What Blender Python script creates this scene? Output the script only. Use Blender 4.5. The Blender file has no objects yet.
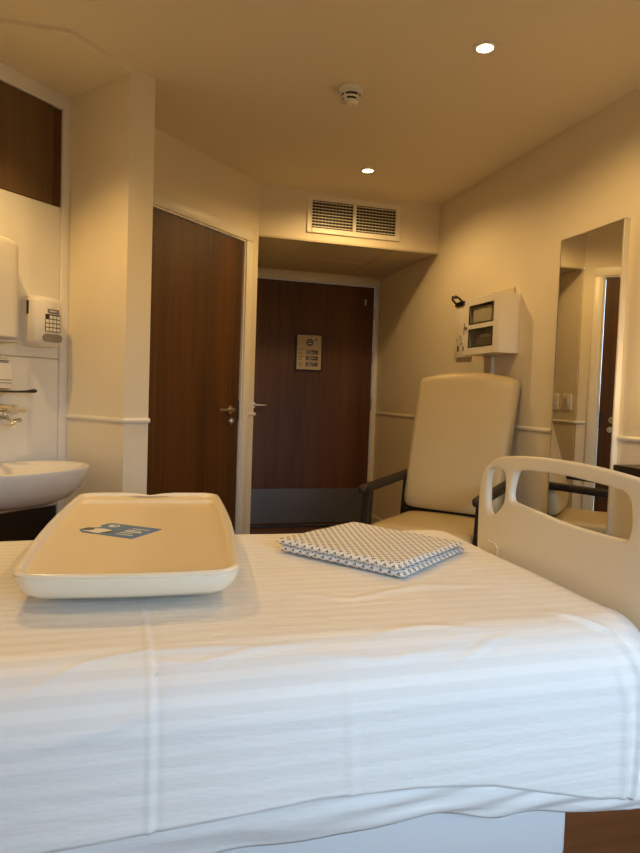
import bpy, bmesh, math, random
from mathutils import Vector, Matrix, noise
random.seed(4)
S = bpy.context.scene
COL = S.collection
PI = math.pi
R2 = 2 ** -0.5

# ------------------------------------------------------------------ helpers
def principled(name):
    m = bpy.data.materials.new(name); m.use_nodes = True
    nt = m.node_tree
    return m, nt, nt.nodes['Principled BSDF']

def mat(name, col, rough=0.5, metal=0.0, bump=0.0, bscale=200.0, var=0.0, vscale=4.0, spec=0.5, sheen=0.0):
    m, nt, b = principled(name)
    b.inputs['Base Color'].default_value = (*col, 1)
    b.inputs['Roughness'].default_value = rough
    b.inputs['Metallic'].default_value = metal
    b.inputs['Specular IOR Level'].default_value = spec
    b.inputs['Sheen Weight'].default_value = sheen
    tc = nt.nodes.new('ShaderNodeTexCoord')
    n1 = nt.nodes.new('ShaderNodeTexNoise'); n1.inputs['Scale'].default_value = vscale
    n1.inputs['Detail'].default_value = 4
    nt.links.new(tc.outputs['Object'], n1.inputs['Vector'])
    mx = nt.nodes.new('ShaderNodeMix'); mx.data_type = 'RGBA'
    mx.inputs[6].default_value = (*[c * (1 - var) for c in col], 1)
    mx.inputs[7].default_value = (*[min(1, c * (1 + var)) for c in col], 1)
    nt.links.new(n1.outputs['Fac'], mx.inputs[0])
    nt.links.new(mx.outputs[2], b.inputs['Base Color'])
    if bump > 0:
        n2 = nt.nodes.new('ShaderNodeTexNoise'); n2.inputs['Scale'].default_value = bscale
        n2.inputs['Detail'].default_value = 3
        nt.links.new(tc.outputs['Object'], n2.inputs['Vector'])
        bp = nt.nodes.new('ShaderNodeBump'); bp.inputs['Strength'].default_value = bump
        bp.inputs['Distance'].default_value = 0.002
        nt.links.new(n2.outputs['Fac'], bp.inputs['Height'])
        nt.links.new(bp.outputs['Normal'], b.inputs['Normal'])
    return m

def wood(name, dark, light, rough=0.35, scale=(45, 45, 1.6)):
    m, nt, b = principled(name)
    tc = nt.nodes.new('ShaderNodeTexCoord')
    mp = nt.nodes.new('ShaderNodeMapping'); mp.inputs['Scale'].default_value = scale
    nt.links.new(tc.outputs['Object'], mp.inputs['Vector'])
    n1 = nt.nodes.new('ShaderNodeTexNoise'); n1.inputs['Scale'].default_value = 1.0
    n1.inputs['Detail'].default_value = 8; n1.inputs['Roughness'].default_value = 0.65
    nt.links.new(mp.outputs[0], n1.inputs['Vector'])
    mp2 = nt.nodes.new('ShaderNodeMapping'); mp2.inputs['Scale'].default_value = tuple(s * .12 for s in scale)
    nt.links.new(tc.outputs['Object'], mp2.inputs['Vector'])
    n2 = nt.nodes.new('ShaderNodeTexNoise'); n2.inputs['Scale'].default_value = 1.0
    nt.links.new(mp2.outputs[0], n2.inputs['Vector'])
    ad = nt.nodes.new('ShaderNodeMath'); ad.operation = 'MULTIPLY_ADD'
    ad.inputs[1].default_value = 0.5
    nt.links.new(n2.outputs['Fac'], ad.inputs[0])
    ml = nt.nodes.new('ShaderNodeMath'); ml.operation = 'MULTIPLY'; ml.inputs[1].default_value = 0.5
    nt.links.new(n1.outputs['Fac'], ml.inputs[0]); nt.links.new(ml.outputs[0], ad.inputs[2])
    cr = nt.nodes.new('ShaderNodeValToRGB')
    cr.color_ramp.elements[0].position = 0.36; cr.color_ramp.elements[0].color = (*dark, 1)
    cr.color_ramp.elements[1].position = 0.64; cr.color_ramp.elements[1].color = (*light, 1)
    nt.links.new(ad.outputs[0], cr.inputs[0])
    nt.links.new(cr.outputs[0], b.inputs['Base Color'])
    b.inputs['Roughness'].default_value = rough
    return m

def emit(name, col, st):
    m, nt, b = principled(name)
    b.inputs['Base Color'].default_value = (*col, 1)
    b.inputs['Emission Color'].default_value = (*col, 1)
    b.inputs['Emission Strength'].default_value = st
    return m

def glass(name, tint=(1, 1, 1), refl=0.10):
    m = bpy.data.materials.new(name); m.use_nodes = True; nt = m.node_tree; nt.nodes.clear()
    o = nt.nodes.new('ShaderNodeOutputMaterial'); mx = nt.nodes.new('ShaderNodeMixShader')
    t = nt.nodes.new('ShaderNodeBsdfTransparent'); t.inputs[0].default_value = (*tint, 1)
    g = nt.nodes.new('ShaderNodeBsdfGlossy'); g.inputs['Roughness'].default_value = 0.02
    mx.inputs[0].default_value = refl
    nt.links.new(t.outputs[0], mx.inputs[1]); nt.links.new(g.outputs[0], mx.inputs[2])
    nt.links.new(mx.outputs[0], o.inputs[0])
    return m

def tag(o, label=None, cat=None, group=None, kind=None):
    if label: o['label'] = label
    if cat: o['category'] = cat
    if group: o['group'] = group
    if kind: o['kind'] = kind
    return o

def empty(name, loc, label, cat, group=None, rz=0.0, kind=None):
    o = bpy.data.objects.new(name, None); COL.objects.link(o)
    o.empty_display_size = 0.05
    o.location = loc; o.rotation_euler = (0, 0, rz)
    return tag(o, label, cat, group, kind)

def world_mat(o):
    m = o.matrix_basis.copy()
    while o.parent: o = o.parent; m = o.matrix_basis @ m
    return m

def obj(name, bm, m, parent=None, smooth=40, local=False, label=None):
    """link a bmesh as ONE mesh object; vertices are in world space unless local"""
    bmesh.ops.recalc_face_normals(bm, faces=bm.faces)
    me = bpy.data.meshes.new(name)
    bm.to_mesh(me); bm.free()
    for p in me.polygons: p.use_smooth = True
    me.set_sharp_from_angle(angle=math.radians(smooth))
    if isinstance(m, (list, tuple)):
        for x in m: me.materials.append(x)
    else: me.materials.append(m)
    o = bpy.data.objects.new(name, me); COL.objects.link(o)
    if parent is not None:
        o.parent = parent
        if not local: me.transform(world_mat(parent).inverted())
    elif not local:
        # put the origin at the base of the thing
        xs = [v.co for v in me.vertices]
        c = Vector(((min(v.x for v in xs) + max(v.x for v in xs)) / 2, (min(v.y for v in xs) + max(v.y for v in xs)) / 2, min(v.z for v in xs)))
        me.transform(Matrix.Translation(-c)); o.location = c
    if label: o['label'] = label
    return o

def pieces(name, bm, m, parent, label=None):
    """every loose piece of the bmesh becomes a part of its own"""
    bm.verts.index_update(); seen = set(); out = []
    for v0 in list(bm.verts):
        if v0 in seen: continue
        isl, st = [], [v0]; seen.add(v0)
        while st:
            v = st.pop(); isl.append(v)
            for e in v.link_edges:
                w = e.other_vert(v)
                if w not in seen: seen.add(w); st.append(w)
        b2 = bmesh.new(); mp = {v: b2.verts.new(v.co) for v in isl}
        for f in {f for v in isl for f in v.link_faces}: b2.faces.new([mp[v] for v in f.verts])
        out.append(obj(name, b2, m, parent, label=label))
    bm.free()
    return out

def frame(o, u, v, n):
    m = Matrix.Identity(4)
    for i, a in enumerate((Vector(u), Vector(v), Vector(n))):
        for k in range(3): m[k][i] = a[k]
    for k in range(3): m[k][3] = o[k]
    return m

I4 = Matrix.Identity(4)
def box(bm, lo, hi, M=I4, bev=0.0, seg=2, mi=0):
    vs = [bm.verts.new(M @ Vector((x, y, z))) for x in (lo[0], hi[0]) for y in (lo[1], hi[1]) for z in (lo[2], hi[2])]
    fs = [(0, 1, 3, 2), (4, 6, 7, 5), (0, 4, 5, 1), (2, 3, 7, 6), (0, 2, 6, 4), (1, 5, 7, 3)]
    faces = [bm.faces.new([vs[i] for i in f]) for f in fs]
    for f in faces: f.material_index = mi
    bmesh.ops.recalc_face_normals(bm, faces=faces)
    if bev > 0:
        es = list({e for f in faces for e in f.edges})
        r = bmesh.ops.bevel(bm, geom=es, offset=bev, segments=seg, profile=0.5, affect='EDGES', clamp_overlap=True)
        for f in r['faces']: f.material_index = mi
    return bm

def prism(bm, pts, z0, z1, M=I4, mi=0):
    a = [bm.verts.new(M @ Vector((p[0], p[1], z0))) for p in pts]
    b = [bm.verts.new(M @ Vector((p[0], p[1], z1))) for p in pts]
    n = len(pts)
    fs = [bm.faces.new(a[::-1]), bm.faces.new(b)]
    for i in range(n): fs.append(bm.faces.new((a[i], a[(i + 1) % n], b[(i + 1) % n], b[i])))
    for f in fs: f.material_index = mi
    return bm

def loft(bm, loops, caps=True, closed=True, mi=0):
    vs = [[bm.verts.new(p) for p in L] for L in loops]
    n = len(loops[0])
    for a, b in zip(vs, vs[1:]):
        for i in range(n if closed else n - 1):
            f = bm.faces.new((a[i], a[(i + 1) % n], b[(i + 1) % n], b[i])); f.material_index = mi
    if caps:
        for L in (vs[0][::-1], vs[-1]):
            f = bm.faces.new(L); f.material_index = mi
    return vs

def tube(bm, path, r, seg=12, M=I4, mi=0):
    path = [Vector(p) for p in path]
    loops = []
    up = None
    for i, p in enumerate(path):
        t = (path[min(i + 1, len(path) - 1)] - path[max(i - 1, 0)]).normalized()
        if up is None: up = t.orthogonal().normalized()
        up = (up - t * up.dot(t)).normalized()
        s = t.cross(up)
        rr = r[i] if isinstance(r, (list, tuple)) else r
        loops.append([M @ (p + up * math.cos(2 * PI * k / seg) * rr + s * math.sin(2 * PI * k / seg) * rr) for k in range(seg)])
    loft(bm, loops, mi=mi)
    return bm

def cyl(bm, a, b, r, seg=20, M=I4, mi=0): return tube(bm, [a, b], r, seg, M, mi)

def lathe(bm, prof, M=I4, seg=32, mi=0):
    loft(bm, [[M @ Vector((r * math.cos(2 * PI * k / seg), r * math.sin(2 * PI * k / seg), z)) for k in range(seg)] for r, z in prof], mi=mi)
    return bm

def rrect(hx, hy, r, n=6, cx=0, cy=0):
    out = []
    r = min(r, hx * .999, hy * .999)
    for q, (sx, sy) in enumerate(((1, 1), (-1, 1), (-1, -1), (1, -1))):
        for k in range(n + 1):
            a = q * PI / 2 + k / n * PI / 2
            out.append((cx + sx * (hx - r) + r * math.cos(a), cy + sy * (hy - r) + r * math.sin(a)))
    return out

def fine(pts, step=.03):
    """the same outline with extra points along its long edges"""
    return [p for L in [[(a[0] + (b[0] - a[0]) * k / 12, a[1] + (b[1] - a[1]) * k / 12) for k in range(12 if math.hypot(b[0] - a[0], b[1] - a[1]) > .0 and i % 7 == 6 else 1)]
            for i, (a, b) in enumerate(zip(pts, pts[1:] + pts[:1]))] for p in L]

def ringed(bm, outer, inner, z0, z1, M=I4, mi=0):
    """flat frame: outer outline minus inner outline with the same number of points"""
    n = len(outer)
    O0 = [bm.verts.new(M @ Vector((*p, z0))) for p in outer]; O1 = [bm.verts.new(M @ Vector((*p, z1))) for p in outer]
    J0 = [bm.verts.new(M @ Vector((*p, z0))) for p in inner]; J1 = [bm.verts.new(M @ Vector((*p, z1))) for p in inner]
    for i in range(n):
        j = (i + 1) % n
        for q in ((O0[i], O0[j], O1[j], O1[i]), (J0[j], J0[i], J1[i], J1[j]), (O1[i], O1[j], J1[j], J1[i]), (O0[j], O0[i], J0[i], J0[j])):
            f = bm.faces.new(q); f.material_index = mi
    return bm
B = bmesh.new

# ------------------------------------------------------------------ materials
M_wall = mat('cream wall paint', (.80, .72, .56), .55, bump=.12, bscale=350, var=.015)
M_ceil = mat('off white ceiling paint', (.82, .74, .565), .8, bump=.12, bscale=260, var=.015)
M_trimw = mat('pale gloss trim paint', (.84, .80, .70), .35, bump=.03, var=.01)
M_panel = mat('white splash panel laminate', (.82, .80, .75), .22, var=.01)
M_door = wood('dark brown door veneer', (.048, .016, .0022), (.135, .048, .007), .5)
M_cupb = wood('brown cupboard veneer', (.10, .055, .022), (.16, .09, .036), .4)
M_dark = mat('dark brown laminate', (.018, .011, .008), .4, var=.1)
M_darkwood = wood('dark stained arm wood', (.007, .0035, .0025), (.016, .008, .005), .5, (4, 4, 40))
M_steel = mat('brushed grey kick steel', (.17, .17, .18), .42, .6, bump=.05, bscale=500, var=.05, vscale=30)
M_chrome = mat('polished chrome', (.82, .81, .80), .10, 1.0)
M_satin = mat('satin nickel', (.62, .58, .52), .28, 1.0)
M_vinyl = mat('cream vinyl upholstery', (.54, .43, .24), .42, bump=.10, bscale=420, var=.02)
M_ped = mat('cream moulded plastic', (.78, .72, .60), .38, bump=.05, bscale=500, var=.01)
M_tray = mat('cream tabletop plastic', (.80, .68, .47), .36, bump=.06, bscale=600, var=.01)
M_rim = mat('white table rim plastic', (.83, .77, .64), .25, var=.01)
M_white = mat('white plastic', (.80, .77, .71), .35, var=.01)
M_grey = mat('light grey plastic', (.60, .58, .56), .4, var=.02)
M_midgrey = mat('mid grey plastic', (.22, .21, .20), .35, var=.05)
M_blk = mat('black plastic', (.012, .012, .013), .4, var=.05)
M_ceram = mat('white glazed ceramic', (.82, .79, .74), .10, var=.005)
M_enam = mat('white enamelled steel', (.82, .77, .68), .35, bump=.02, var=.01)
M_paper = mat('white paper', (.78, .76, .70), .7, var=.03, vscale=30)
M_kraft = mat('tan printed paper', (.55, .47, .34), .7, var=.15, vscale=20)
M_ink = mat('dark grey print ink', (.10, .09, .09), .6, var=.2, vscale=60)
M_navy = mat('navy printed card', (.10, .21, .42), .45, var=.12, vscale=40)
M_floor = wood('brown wood effect vinyl floor', (.10, .045, .022), (.20, .095, .05), .4, (1.2, 18, 1))
M_bedblue = mat('pale bed frame steel', (.72, .74, .76), .35, var=.01)
M_rubber = mat('dark rubber', (.02, .02, .02), .7, var=.1)
M_glass = glass('clear window pane')
M_cabglass = glass('cabinet window pane', (.93, .91, .86), .10)
M_mirror = mat('mirror silver', (.88, .87, .83), .0, 1.0)
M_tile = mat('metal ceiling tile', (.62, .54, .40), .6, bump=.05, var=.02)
M_soap = mat('translucent soap bottle', (.80, .76, .66), .15, var=.03)
M_hole = mat('dark void', (.01, .009, .008), .8, var=.05)

# ------------------------------------------------------------------ layout constants
H = 2.44
XR, XL, YB0 = 1.99, -1.40, -.70
XA, YB, YD, ZS = .7344, 4.132, 5.219, 2.1214
u = Vector((R2, R2, 0)); nn = Vector((R2, -R2, 0)); Z = Vector((0, 0, 1))   # 45 degree wall: along, and out into the room
A_ = Vector((-.045, 2.875, 0)); B_ = Vector((.056, 2.926, 0))
S0 = Vector((-.3155, 3.2315, 0))      # inner corner of sink wall and fin
D0 = Vector((.0563, 3.4539, 0)); DW = .807
KS = frame(S0, u, nn, Z)              # sink wall: x along, y out of the wall, z up
KD = frame(D0, u, nn, Z)              # door wall
def wallbox(name, lo, hi, M=I4, mm=None, label=None, cat='wall'):
    o = obj(name, box(B(), lo, hi, M), mm or M_wall); return tag(o, label, cat, kind='structure')

# ------------------------------------------------------------------ setting
wallbox('floor', (-1.6, -1.65, -.08), (2.2, 5.5, 0), mm=M_floor, label='brown wood effect floor under the bed', cat='floor')
wallbox('ceiling', (-1.6, -1.65, H), (2.2, YB + .02, H + .1), mm=M_ceil, label='plain painted main ceiling with downlights', cat='ceiling')
wallbox('wall_right', (XR, -1.5, 0), (XR + .12, 5.35, H), label='long cream wall behind the mirror and armchair')
wallbox('wall_left', (XL - .12, -1.5, 0), (XL, 2.4, H), label='cream wall at the head of the bed')
# wall behind the camera with a window
WX0, WX1, WZ0, WZ1 = .15, 1.75, .62, 1.85
bm = B()
box(bm, (-1.5, YB0 - .2, 0), (2.1, YB0, WZ0)); box(bm, (-1.5, YB0 - .2, WZ1), (2.1, YB0, H))
box(bm, (-1.5, YB0 - .2, WZ0), (WX0, YB0, WZ1)); box(bm, (WX1, YB0 - .2, WZ0), (2.1, YB0, WZ1))
tag(obj('wall_back', bm, M_wall), 'cream wall with the daylight window', 'wall', kind='structure')
bm = B(); box(bm, (WX0, YB0 - .12, WZ0), (WX1, YB0 - .06, WZ0 + .05)); box(bm, (WX0, YB0 - .12, WZ1 - .05), (WX1, YB0 - .06, WZ1))
for x in (WX0, (WX0 + WX1) / 2 - .025, WX1 - .05): box(bm, (x, YB0 - .12, WZ0 + .05), (x + .05, YB0 - .06, WZ1 - .05))
win = tag(obj('window_1', bm, M_white), 'white framed daylight window behind the bed', 'window', kind='structure')
obj('window_pane', box(B(), (WX0 + .05, YB0 - .093, WZ0 + .05), (WX1 - .05, YB0 - .087, WZ1 - .05)), M_glass, win)
# sink wall, projecting fin, bathroom wall (45 degrees)
wallbox('wall_sink', (-1.62, -.12, 0), (0.0, 0, H), KS, label='slanted white panelled wall behind the wash basin')
bm = B(); P = [A_, B_, B_ - nn * .50, S0 - nn * .06, S0]
prism(bm, [(p.x, p.y) for p in P], 0, H)
tag(obj('wall_fin', bm, M_wall), 'narrow projecting wall end between basin and brown door', 'wall', kind='structure')
dl = .022                              # gap for the door lining
bm = B()
e1 = ((Vector((XA, YB, 0)) - D0).dot(u))
box(bm, (-.36, -.12, 0), (-dl, 0, H), KD); box(bm, (DW + dl, -.12, 0), (e1, 0, H), KD)
box(bm, (-dl, -.12, 2.04 + dl), (DW + dl, 0, H), KD)
tag(obj('wall_bathroom', bm, M_wall), 'slanted cream wall holding the nearer brown door', 'wall', kind='structure')
wallbox('wall_alcove', (XA - .06, YB + .02, 0), (XA, YD + .1, ZS), label='side wall of the entrance alcove with two switches')
D2L, D2R = .885, 1.9406
bm = B(); box(bm, (XA - .06, YD + .0, 0), (D2L - .02, YD + .12, ZS)); box(bm, (D2R + .02, YD, 0), (XR, YD + .12, ZS)); box(bm, (D2L - .02, YD, 2.055), (D2R + .02, YD + .12, ZS))
tag(obj('wall_far', bm, M_wall), 'far alcove wall around the entrance door', 'wall', kind='structure')
wallbox('wall_bulkhead', (XA - .004, YB, ZS), (XR, YD + .12, H), label='cream bulkhead over the alcove holding the vent grille')
# soffit tiles of the alcove
bm = B()
for x0, x1 in ((XA + .005, 1.062), (1.068, 1.665), (1.671, XR - .004)):
    box(bm, (x0, YB + .045, ZS - .006), (x1, YD - .03, ZS), bev=.002, seg=1)
box(bm, (1.09, 4.66, ZS - .011), (1.645, 5.06, ZS - .006), bev=.002, seg=1)
box(bm, (XA + .002, YB + .0, ZS - .012), (XR - .002, YB + .03, ZS), bev=.003)
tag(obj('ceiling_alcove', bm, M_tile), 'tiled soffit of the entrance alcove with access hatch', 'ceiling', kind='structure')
# lowered niche ceiling over the basin
P = [A_ + u * .0, Vector((-.261, 2.648, 0)), Vector((-.38, 2.652, 0)), Vector((-.885, 2.660, 0)), S0]
tag(obj('ceiling_niche', prism(B(), [(p.x, p.y) for p in P], H - .016, H), M_ceil), 'slightly lowered ceiling above the wash basin niche', 'ceiling', kind='structure')

# dado rails
RZ = .975
def rail(name, a, b, n, label):
    a = Vector(a); b = Vector(b); n = Vector(n); d = (b - a); L = d.length; d.normalize()
    pr = [(0, -.010), (.007, -.009), (.010, -.003), (.010, .004), (.006, .009), (0, .010)]
    bm = B(); loft(bm, [[p + n * x + Z * (RZ + z) for x, z in pr] for p in (a, b)])
    return tag(obj(name, bm, M_trimw), label, 'dado rail', kind='structure')
rail('trim_1', (XR, YB0 + .02, 0), (XR, 2.303, 0), (-1, 0, 0), 'pale dado rail on the wall right of the mirror')
rail('trim_2', (XR, 2.767, 0), (XR, YD, 0), (-1, 0, 0), 'pale dado rail behind the armchair left of the mirror')
fn_ = (S0 - A_).cross(Z).normalized(); fn_ = fn_ if fn_.x < 0 else -fn_
rail('trim_3', S0, A_, fn_, 'pale dado rail on the side of the wall by the basin')
bn_ = (B_ - A_).cross(Z).normalized()
rail('trim_4', A_ - (B_ - A_) * .10, B_ + (B_ - A_) * .04, bn_, 'short pale dado rail across the narrow wall end')
rail('trim_5', D0 + u * (DW + .088), D0 + u * (e1 + .012), nn, 'short pale dado rail between the two brown doors')
rail('trim_6', (XA, YB, 0), (XA, YD, 0), (1, 0, 0), 'pale dado rail inside the entrance alcove')
# baseboards
def skirt(name, lo, hi, M=I4):
    tag(obj(name, box(B(), lo, hi, M, bev=.004), M_trimw), 'pale skirting board', 'baseboard', kind='structure')
skirt('baseboard_right', (XR - .014, YB0 + .02, 0), (XR, YD - .03, .1))
skirt('baseboard_left', (XL, -1.4, 0), (XL + .014, 2.1, .1))
skirt('baseboard_back', (XL + .02, YB0, 0), (XR - .02, YB0 + .014, .1))
skirt('baseboard_alcove', (XA, YB + .02, 0), (XA + .014, YD - .03, .1))

# architraves and linings
def archi(name, M, w, h, label, wl=.058, wr=.058, wt=.058, depth=.10):
    bm = B()
    ts = .016
    for lo, hi in (((-.02 - wl, 0, 0), (-.012, ts, h + .012)), ((w + .012, 0, 0), (w + .02 + wr, ts, h + .012)), ((-.02 - wl, 0, h + .012), (w + .02 + wr, ts, h + .02 + wt))):
        box(bm, lo, hi, M, bev=.005)
    for lo, hi in (((-.022, -depth, 0), (-.003, .006, h + .003)), ((w + .003, -depth, 0), (w + .022, .006, h + .003)), ((-.022, -depth, h + .003), (w + .022, .006, h + .022))):
        box(bm, lo, hi, M, bev=.002, seg=1)
    return tag(obj(name, bm, M_trimw), label, 'door frame', kind='structure')
archi('trim_7', KD, DW, 2.04, 'pale painted frame around the nearer slanted brown door')
K2 = frame((D2L, YD, 0), (1, 0, 0), (0, -1, 0), Z)
W2 = D2R - D2L
archi('trim_8', K2, W2, 2.04, 'pale painted frame around the entrance door in the alcove', wr=.022, wt=.040)

# ------------------------------------------------------------------ doors
def lever(M, parent, name, direction, length=.125, rose=True):
    """lever handle: rose on the door face, neck out, bar sideways. M origin = spindle on face, y out"""
    bm = B()
    if rose: cyl(bm, (0, 0, 0), (0, .009, 0), .026, 24, M)
    tube(bm, [(0, .006, 0), (0, .026, 0), (direction * .006, .036, 0), (direction * .02, .041, 0), (direction * length * .6, .041, 0), (direction * length, .039, -.001)],
         [.010, .010, .010, .0095, .009, .0085], 14, M)
    return obj(name, bm, M_satin, parent)
d1 = tag(obj('door_1', box(B(), (0.002, -.050, .006), (DW - .002, -.006, 2.038), KD, bev=.002, seg=1), M_door), 'nearer slanted dark brown veneered door by the wall end', 'door', kind='structure')
Kh = frame(KD @ Vector((.712, -.006, 1.003)), u, nn, Z)
lever(Kh, d1, 'door_handle', -1, .15)
bm = B(); Kt = frame(KD @ Vector((.726, -.006, .932)), u, nn, Z)
cyl(bm, (0, 0, 0), (0, .008, 0), .022, 24, Kt); box(bm, (-.004, .006, -.016), (.004, .026, .016), Kt, bev=.003)
obj('thumb_turn', bm, M_satin, d1)
bm = B(); box(bm, (DW - .016, -.009, .935), (DW - .0015, -.003, 1.062), KD, bev=.001, seg=1)
obj('latch_plate', bm, M_blk, d1, label='dark latch plate on the door edge')

d2 = tag(obj('door_2', box(B(), (.002, -.048, .012), (W2 - .002, -.004, 2.038), K2, bev=.002, seg=1), M_door), 'far dark brown entrance door with steel kick plate and notice', 'door', kind='structure')
lever(frame(K2 @ Vector((.034, -.004, 1.012)), (1, 0, 0), (0, -1, 0), Z), d2, 'door_handle', 1, .105)
obj('kick_plate', box(B(), (.012, -.006, .035), (W2 - .012, .0, .322), K2, bev=.001, seg=1), M_steel, d2, label='grey steel kick plate')
bm = B()
for dz in (0, -.034): cyl(bm, (.975, -.004, 1.925 + dz), (.975, .012, 1.925 + dz), .0075, 14, K2)
box(bm, (.968, -.004, 1.885), (.982, 0, 1.932), K2, bev=.002, seg=1)
obj('coat_hook', bm, M_satin, d2)
for z in (.28, 1.05, 1.45, 1.82):
    obj('hinge', box(B(), (W2 - .001, -.02, z - .05), (W2 + .009, .0075, z + .05), K2, bev=.002, seg=1), M_satin, d2)
# threshold strip
tag(obj('trim_9', box(B(), (0, -.09, 0), (W2, .02, .009), K2, bev=.003), M_dark), 'dark threshold strip below the entrance door', 'threshold', kind='structure')

# framed notice on the entrance door
nt_ = empty('framed_notice', K2 @ Vector((1.379 - D2L, 0, 1.31)), 'black framed printed notice hung on the far entrance door', 'notice')
KN = frame(K2 @ Vector((1.379 - D2L, -.004, 1.4625)), (1, 0, 0), (0, -1, 0), Z)
w, h = .117, .154
def fr_rect(bm, M, hw, hh, t, d0, d1, bev=.002):
    for lo, hi in (((-hw, d0, -hh), (-hw + t, d1, hh)), ((hw - t, d0, -hh), (hw, d1, hh)), ((-hw + t, d0, hh - t), (hw - t, d1, hh)), ((-hw + t, d0, -hh), (hw - t, d1, -hh + t))):
        box(bm, lo, hi, M, bev=bev, seg=1)
    return bm
obj('frame', fr_rect(B(), KN, w, h, .0115, 0.0005, .016), M_blk, nt_)
obj('notice_sheet', box(B(), (-w + .011, .001, -h + .011), (w - .011, .006, h - .011), KN), M_kraft, nt_)
bm = B(); cyl(bm, (.004, .0058, .082), (.004, .0068, .082), .031, 28, KN)
obj('emblem', bm, M_ink, nt_, label='round dark emblem')
bm = B(); box(bm, (-.012, .0068, .070), (.022, .0074, .076), KN); tube(bm, [(-.01, .0072, .086), (.002, .0072, .098), (.01, .0072, .09), (.016, .0072, .092)], .0022, 6, KN)
obj('emblem_mark', bm, M_paper, nt_)
for k, z in enumerate((.002, -.048, -.098)):
    bm = B(); box(bm, (-.020 - .006 * (k > 0), .0058, z - .018), (.078, .0066, z + .018), KN)
    t = obj('text_block', bm, M_ink, nt_)
    bm = B()
    for j in range(3):
        box(bm, (-.012, .0066, z + .009 - j * .010), (.02 + .018 * ((j + k) % 3), .0070, z + .0115 - j * .010), KN)
    obj('text_lines', bm, M_paper, t)
bm = B()
for k, z in enumerate((.02, -.012, -.04, -.062, -.095, -.115)): box(bm, (-.09, .0058, z), (-.05 - .01 * (k % 2), .0063, z + .006), KN)
box(bm, (.052, .0058, .098), (.066, .0063, .116), KN)
pieces('small_print', bm, M_ink, nt_)

# ------------------------------------------------------------------ vent grille on bulkhead
gx0, gx1, gz0, gz1 = 1.046, 1.697, 2.166, 2.409
gv = empty('vent_grille', ((gx0 + gx1) / 2, YB, gz0), 'wide cream air vent grille on the bulkhead above the entrance alcove', 'vent')
KG = frame(((gx0 + gx1) / 2, YB, (gz0 + gz1) / 2), (1, 0, 0), (0, -1, 0), Z)
hw, hh = (gx1 - gx0) / 2, (gz1 - gz0) / 2
bm = B(); fr_rect(bm, KG, hw, hh, .034, 0, .012, .003); box(bm, (-.011, 0, -hh + .034), (.011, .012, hh - .034), KG, bev=.002, seg=1)
obj('frame', bm, M_trimw, gv)
obj('duct_backing', box(B(), (-hw + .03, .0003, -hh + .03), (hw - .03, .0012, hh - .03), KG), M_hole, gv)
for a, b in ((-hw + .034, -.011), (.011, hw - .034)):
    bm = B()
    n = 9
    for k in range(n):
        z = -hh + .034 + (k + .5) * (2 * hh - .068) / n
        box(bm, (a, .005, z - .0021), (b, .011, z + .0021), KG)
    obj('louvre_slats', bm, M_trimw, gv)
    bm = B(); n = 12
    for k in range(1, n):
        x = a + k * (b - a) / n
        box(bm, (x - .0018, .0014, -hh + .034), (x + .0018, .0046, hh - .034), KG)
    obj('louvre_blades', bm, M_midgrey, gv)
for sx in (-1, 1):
    for sz in (-1, 1):
        bm = B(); cyl(bm, (sx * (hw - .10), .011, sz * (hh - .014)), (sx * (hw - .10), .0135, sz * (hh - .014)), .004, 12, KG); obj('screw', bm, M_satin, gv)

# ------------------------------------------------------------------ ceiling fittings
M_lens = emit('glowing lamp lens', (1, .80, .50), 22)
def downlight(x, y, label, z=H):
    t = empty('ceiling_downlight', (x, y, z), label, 'ceiling light', 'recessed ceiling downlights')
    M = Matrix.Translation((x, y, z))
    obj('bezel', lathe(B(), [(.030, -.001), (.031, -.006), (.044, -.005), (.047, -.002), (.047, 0), (.030, 0)], M), M_white, t)
    obj('lamp_lens', lathe(B(), [(.001, -.0045), (.022, -.004), (.030, -.002), (.030, -.0005), (.001, -.0005)], M), M_lens, t)
    return t
def spot(name, x, y, z, power, angle=164, blend=.55, col=(1, .63, .235), size=.03):
    L = bpy.data.lights.new(name, 'SPOT'); L.energy = power; L.spot_size = math.radians(angle); L.spot_blend = blend
    L.color = col; L.shadow_soft_size = size
    o = bpy.data.objects.new(name, L); COL.objects.link(o); o.location = (x, y, z - .04)
    return o
POW = 23.5
LTS = [(1.236, 2.243, 'round recessed ceiling downlight nearer the camera, beyond the smoke detector to the right', POW),
       (1.284, 3.65, 'round recessed ceiling downlight farther away, close to the vent grille', POW),
       (1.20, .45, 'round recessed ceiling downlight above the foot of the bed', POW * .38),
       (-.56, 2.36, 'round recessed ceiling downlight in front of the wash basin', POW * 1.5),
       (-.35, .75, 'round recessed ceiling downlight above the pillow end of the bed', POW * .6)]
for x, y, lb, pw in LTS:
    downlight(x, y, lb); spot('downlight_lamp', x, y, H, pw, 128 if y > 2.1 and x < 0 else 164)

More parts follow.
